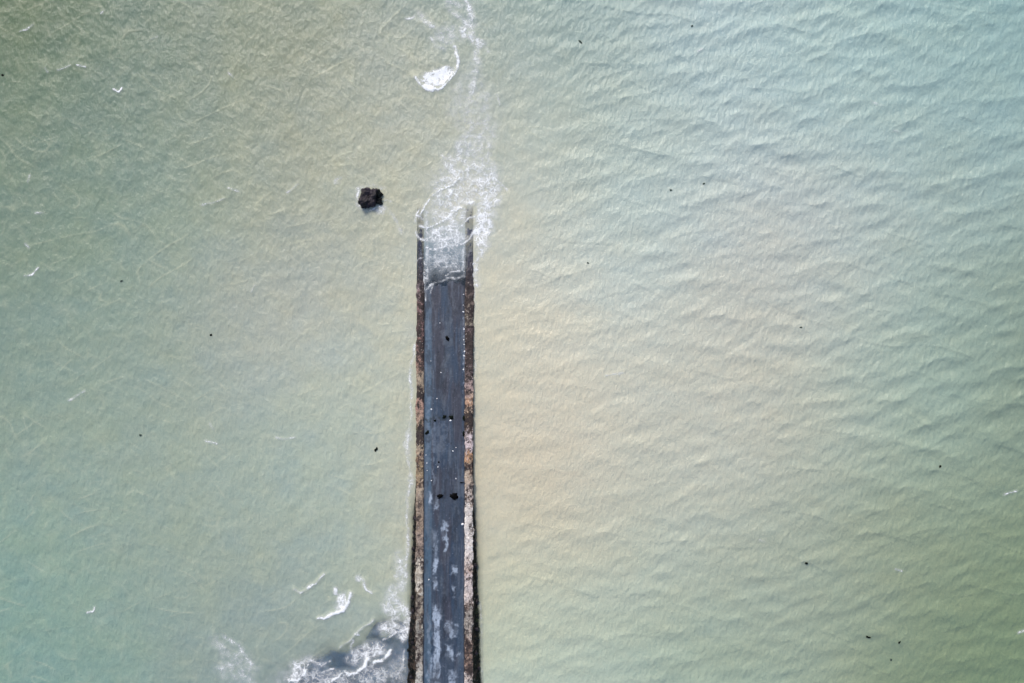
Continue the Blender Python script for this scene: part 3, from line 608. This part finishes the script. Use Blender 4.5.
M_weed = mat_plain('black seaweed', (1, 1, 2), (6, 6, 5), 9, .7, .6, .02, .08)
M_weedg = mat_plain('dark green seaweed', (4, 8, 5), (15, 26, 16), 9, .7, .6, .02, .1)
def weed_mesh(name, rx, ry, n, seed, flat=.12):
    rs = random.Random(seed); bm = bmesh.new()
    bmesh.ops.create_icosphere(bm, subdivisions=3, radius=1)
    o = Vector((seed * 2.3, seed, 4))
    for v in bm.verts:
        c = v.co; d = 1 + .85 * mnoise.fractal(c * 1.9 + o, 1, 2, 5)
        v.co = Vector((c.x * rx * d * .8, c.y * ry * d * .8, max(c.z, -.3) * flat * d))
    for i in range(n):                                  # fronds
        a = rs.uniform(0, 6.283); L = rs.uniform(.5, 1.15); wd = rs.uniform(.012, .03) + .05 * min(rx, ry)
        pts = []; b = a
        for k in range(5):
            r = k / 4 * L
            b += rs.uniform(-.25, .25)
            pts.append(Vector((math.cos(b) * r * rx, math.sin(b) * r * ry, flat * (1 - (k / 4) ** 2) * 1.02 + .012)))
        prev = None
        for k in range(5):
            t = (pts[min(k + 1, 4)] - pts[max(k - 1, 0)]).normalized(); s = Vector((-t.y, t.x, 0)) * wd * (1 - .6 * k / 4)
            cur = (bm.verts.new(pts[k] + s), bm.verts.new(pts[k] + Vector((0, 0, .012))), bm.verts.new(pts[k] - s))
            if prev:
                bm.faces.new((prev[0], cur[0], cur[1], prev[1])); bm.faces.new((prev[1], cur[1], cur[2], prev[2]))
            prev = cur
    me = bpy.data.meshes.new(name); bm.to_mesh(me); bm.free()
    for q in me.polygons: q.use_smooth = True
    return me
for i, (px, py, rx, ry, g, rot, lab) in enumerate([
        (447.6, 338.5, .17, .32, 0, .5, 'small black seaweed clump alone on the upper dry road'), (440, 496, .33, .26, 0, .2, 'smaller left one of two black seaweed clumps lying side by side on the road'),
        (454.4, 496.4, .46, .36, 0, -.6, 'bigger right one of two black seaweed clumps lying side by side on the road'), (444.3, 417, .26, .18, 1, .7, 'dark green seaweed tuft in the cross line, left of the road centre'),
        (451.4, 417.4, .26, .2, 1, -.2, 'dark green seaweed tuft in the cross line, right of the road centre'), (435, 420.6, .13, .12, 1, 0, 'smallest dark green seaweed tuft at the left end of the cross line'),
        (464, 418.4, .16, .32, 1, .1, 'dark green seaweed tuft at the right wall, end of the cross line'), (427.2, 432.5, .18, .30, 1, -.6, 'dark green seaweed tuft in the left gutter below the cross line'),
        (463.6, 434, .13, .28, 1, 0, 'dark green seaweed tuft in the right gutter below the cross line'), (438.8, 462, .1, .09, 0, 0, 'tiny black seaweed scrap left of the road centre'), (462, 482.5, .22, .05, 0, 0, 'thin black strand of seaweed lying at the right wall')]):
    x, y, z = rz_at(px, py); o = link('seaweed_clump', weed_mesh('seaweed_clump', rx, ry, 10, 400 + i), M_weedg if g else M_weed); o.location = (x, y, z - .01); o.rotation_euler = (0, 0, rot)
    tag(o, lab, 'seaweed')

M_float = mat_plain('pale drifting weed', (48, 60, 54), (84, 98, 90), 9, .7, .6, .02, .1)
# drifting weed on the water
def sea_h(px, py):
    x, y = P(px, py); i = int(round((x - gx[0]) / DX)); j = int(round((y - gy[0]) / DX)); return float(h[j, i])
for i, (px, py, L, w, rot, lab) in enumerate([
        (376, 449.5, .30, .13, .95, 'largest scrap of dark weed adrift in the water close to the left wall'), (211, 335, .14, .12, .3, 'round dark scrap of weed adrift far left of the road'), (121.5, 281, .15, .11, .4, 'dark scrap of weed adrift in the green water above a small whitecap'),
        (140.5, 435, .12, .13, 1.4, 'dark speck of weed adrift in the green water on the lower left'), (2.5, 75, .14, .12, 0, 'dark speck of weed adrift at the left edge'), (580.5, 42, .28, .1, -.9, 'grey slanted scrap of weed adrift at the top, right of the broken crest'),
        (692, 26, .13, .09, .2, 'faint speck of weed adrift in the blue green water at the top'), (671, 190, .13, .1, 0, 'left one of two specks of weed adrift in the pale upper right water'), (704, 183.5, .15, .09, .4, 'right one of two specks of weed adrift in the pale upper right water'),
        (588, 263, .14, .08, -.3, 'speck of weed adrift in the tan water right of the drowned road end'), (940, 466.5, .17, .11, .9, 'dark speck of weed adrift near the right edge'), (806, 563, .17, .12, -.2, 'dark oval speck of weed adrift alone in the lower right water'),
        (868.2, 637, .28, .1, -.3, 'long dark strip of weed adrift in the lower right water'), (899, 642, .17, .1, 1, 'dark scrap of weed adrift just right of the long strip'), (891.5, 660, .13, .12, 0, 'dark speck of weed adrift just below the long strip'), (801, 327.5, .14, .08, 0, 'faint speck of weed adrift in the middle of the right water')]):
    x, y = P(px, py); o = link('floating_seaweed', weed_mesh('floating_seaweed', L, w, 6, 500 + i, .05), M_float if i in (2, 3, 6, 7, 8, 9, 14, 15) or i == 5 else M_weedg); o.location = (x, y, sea_h(px, py) + .01); o.rotation_euler = (0, 0, rot)
    tag(o, lab, 'seaweed')

# ------------------------------------------------------------------ light, camera
w = bpy.data.worlds.new('World'); bpy.context.scene.world = w; w.use_nodes = True
nt = w.node_tree; bg = nt.nodes['Background']; sky = nt.nodes.new('ShaderNodeTexSky'); sky.sky_type = 'NISHITA'; sky.sun_disc = False
EL, AZ = math.radians(42), math.radians(-25)            # azimuth from north, clockwise
sky.sun_elevation = EL; sky.sun_rotation = AZ
sky.air_density = 1.0; sky.dust_density = 3.0
nt.links.new(sky.outputs[0], bg.inputs[0]); bg.inputs[1].default_value = .12
sd = bpy.data.lights.new('sun', 'SUN'); sd.energy = 1.5; sd.angle = math.radians(12); sd.color = (1, .95, .88)
so = bpy.data.objects.new('sun', sd); C.objects.link(so)
d = Vector((math.sin(AZ) * math.cos(EL), math.cos(AZ) * math.cos(EL), math.sin(EL)))
so.rotation_euler = (-d).to_track_quat('-Z', 'Y').to_euler(); so.location = d * 100
cam = bpy.data.cameras.new('camera'); cam.sensor_width = 36; cam.lens = 36 * H / 102.4; cam.clip_end = 9000; cam.clip_start = .5
co = bpy.data.objects.new('camera', cam); C.objects.link(co); co.location = (0, 0, H)
S = bpy.context.scene; S.camera = co
S.view_settings.view_transform = 'Standard'; S.view_settings.look = 'None'; S.view_settings.gamma = 1; S.view_settings.use_curve_mapping = False
S.view_settings.exposure = 0.6
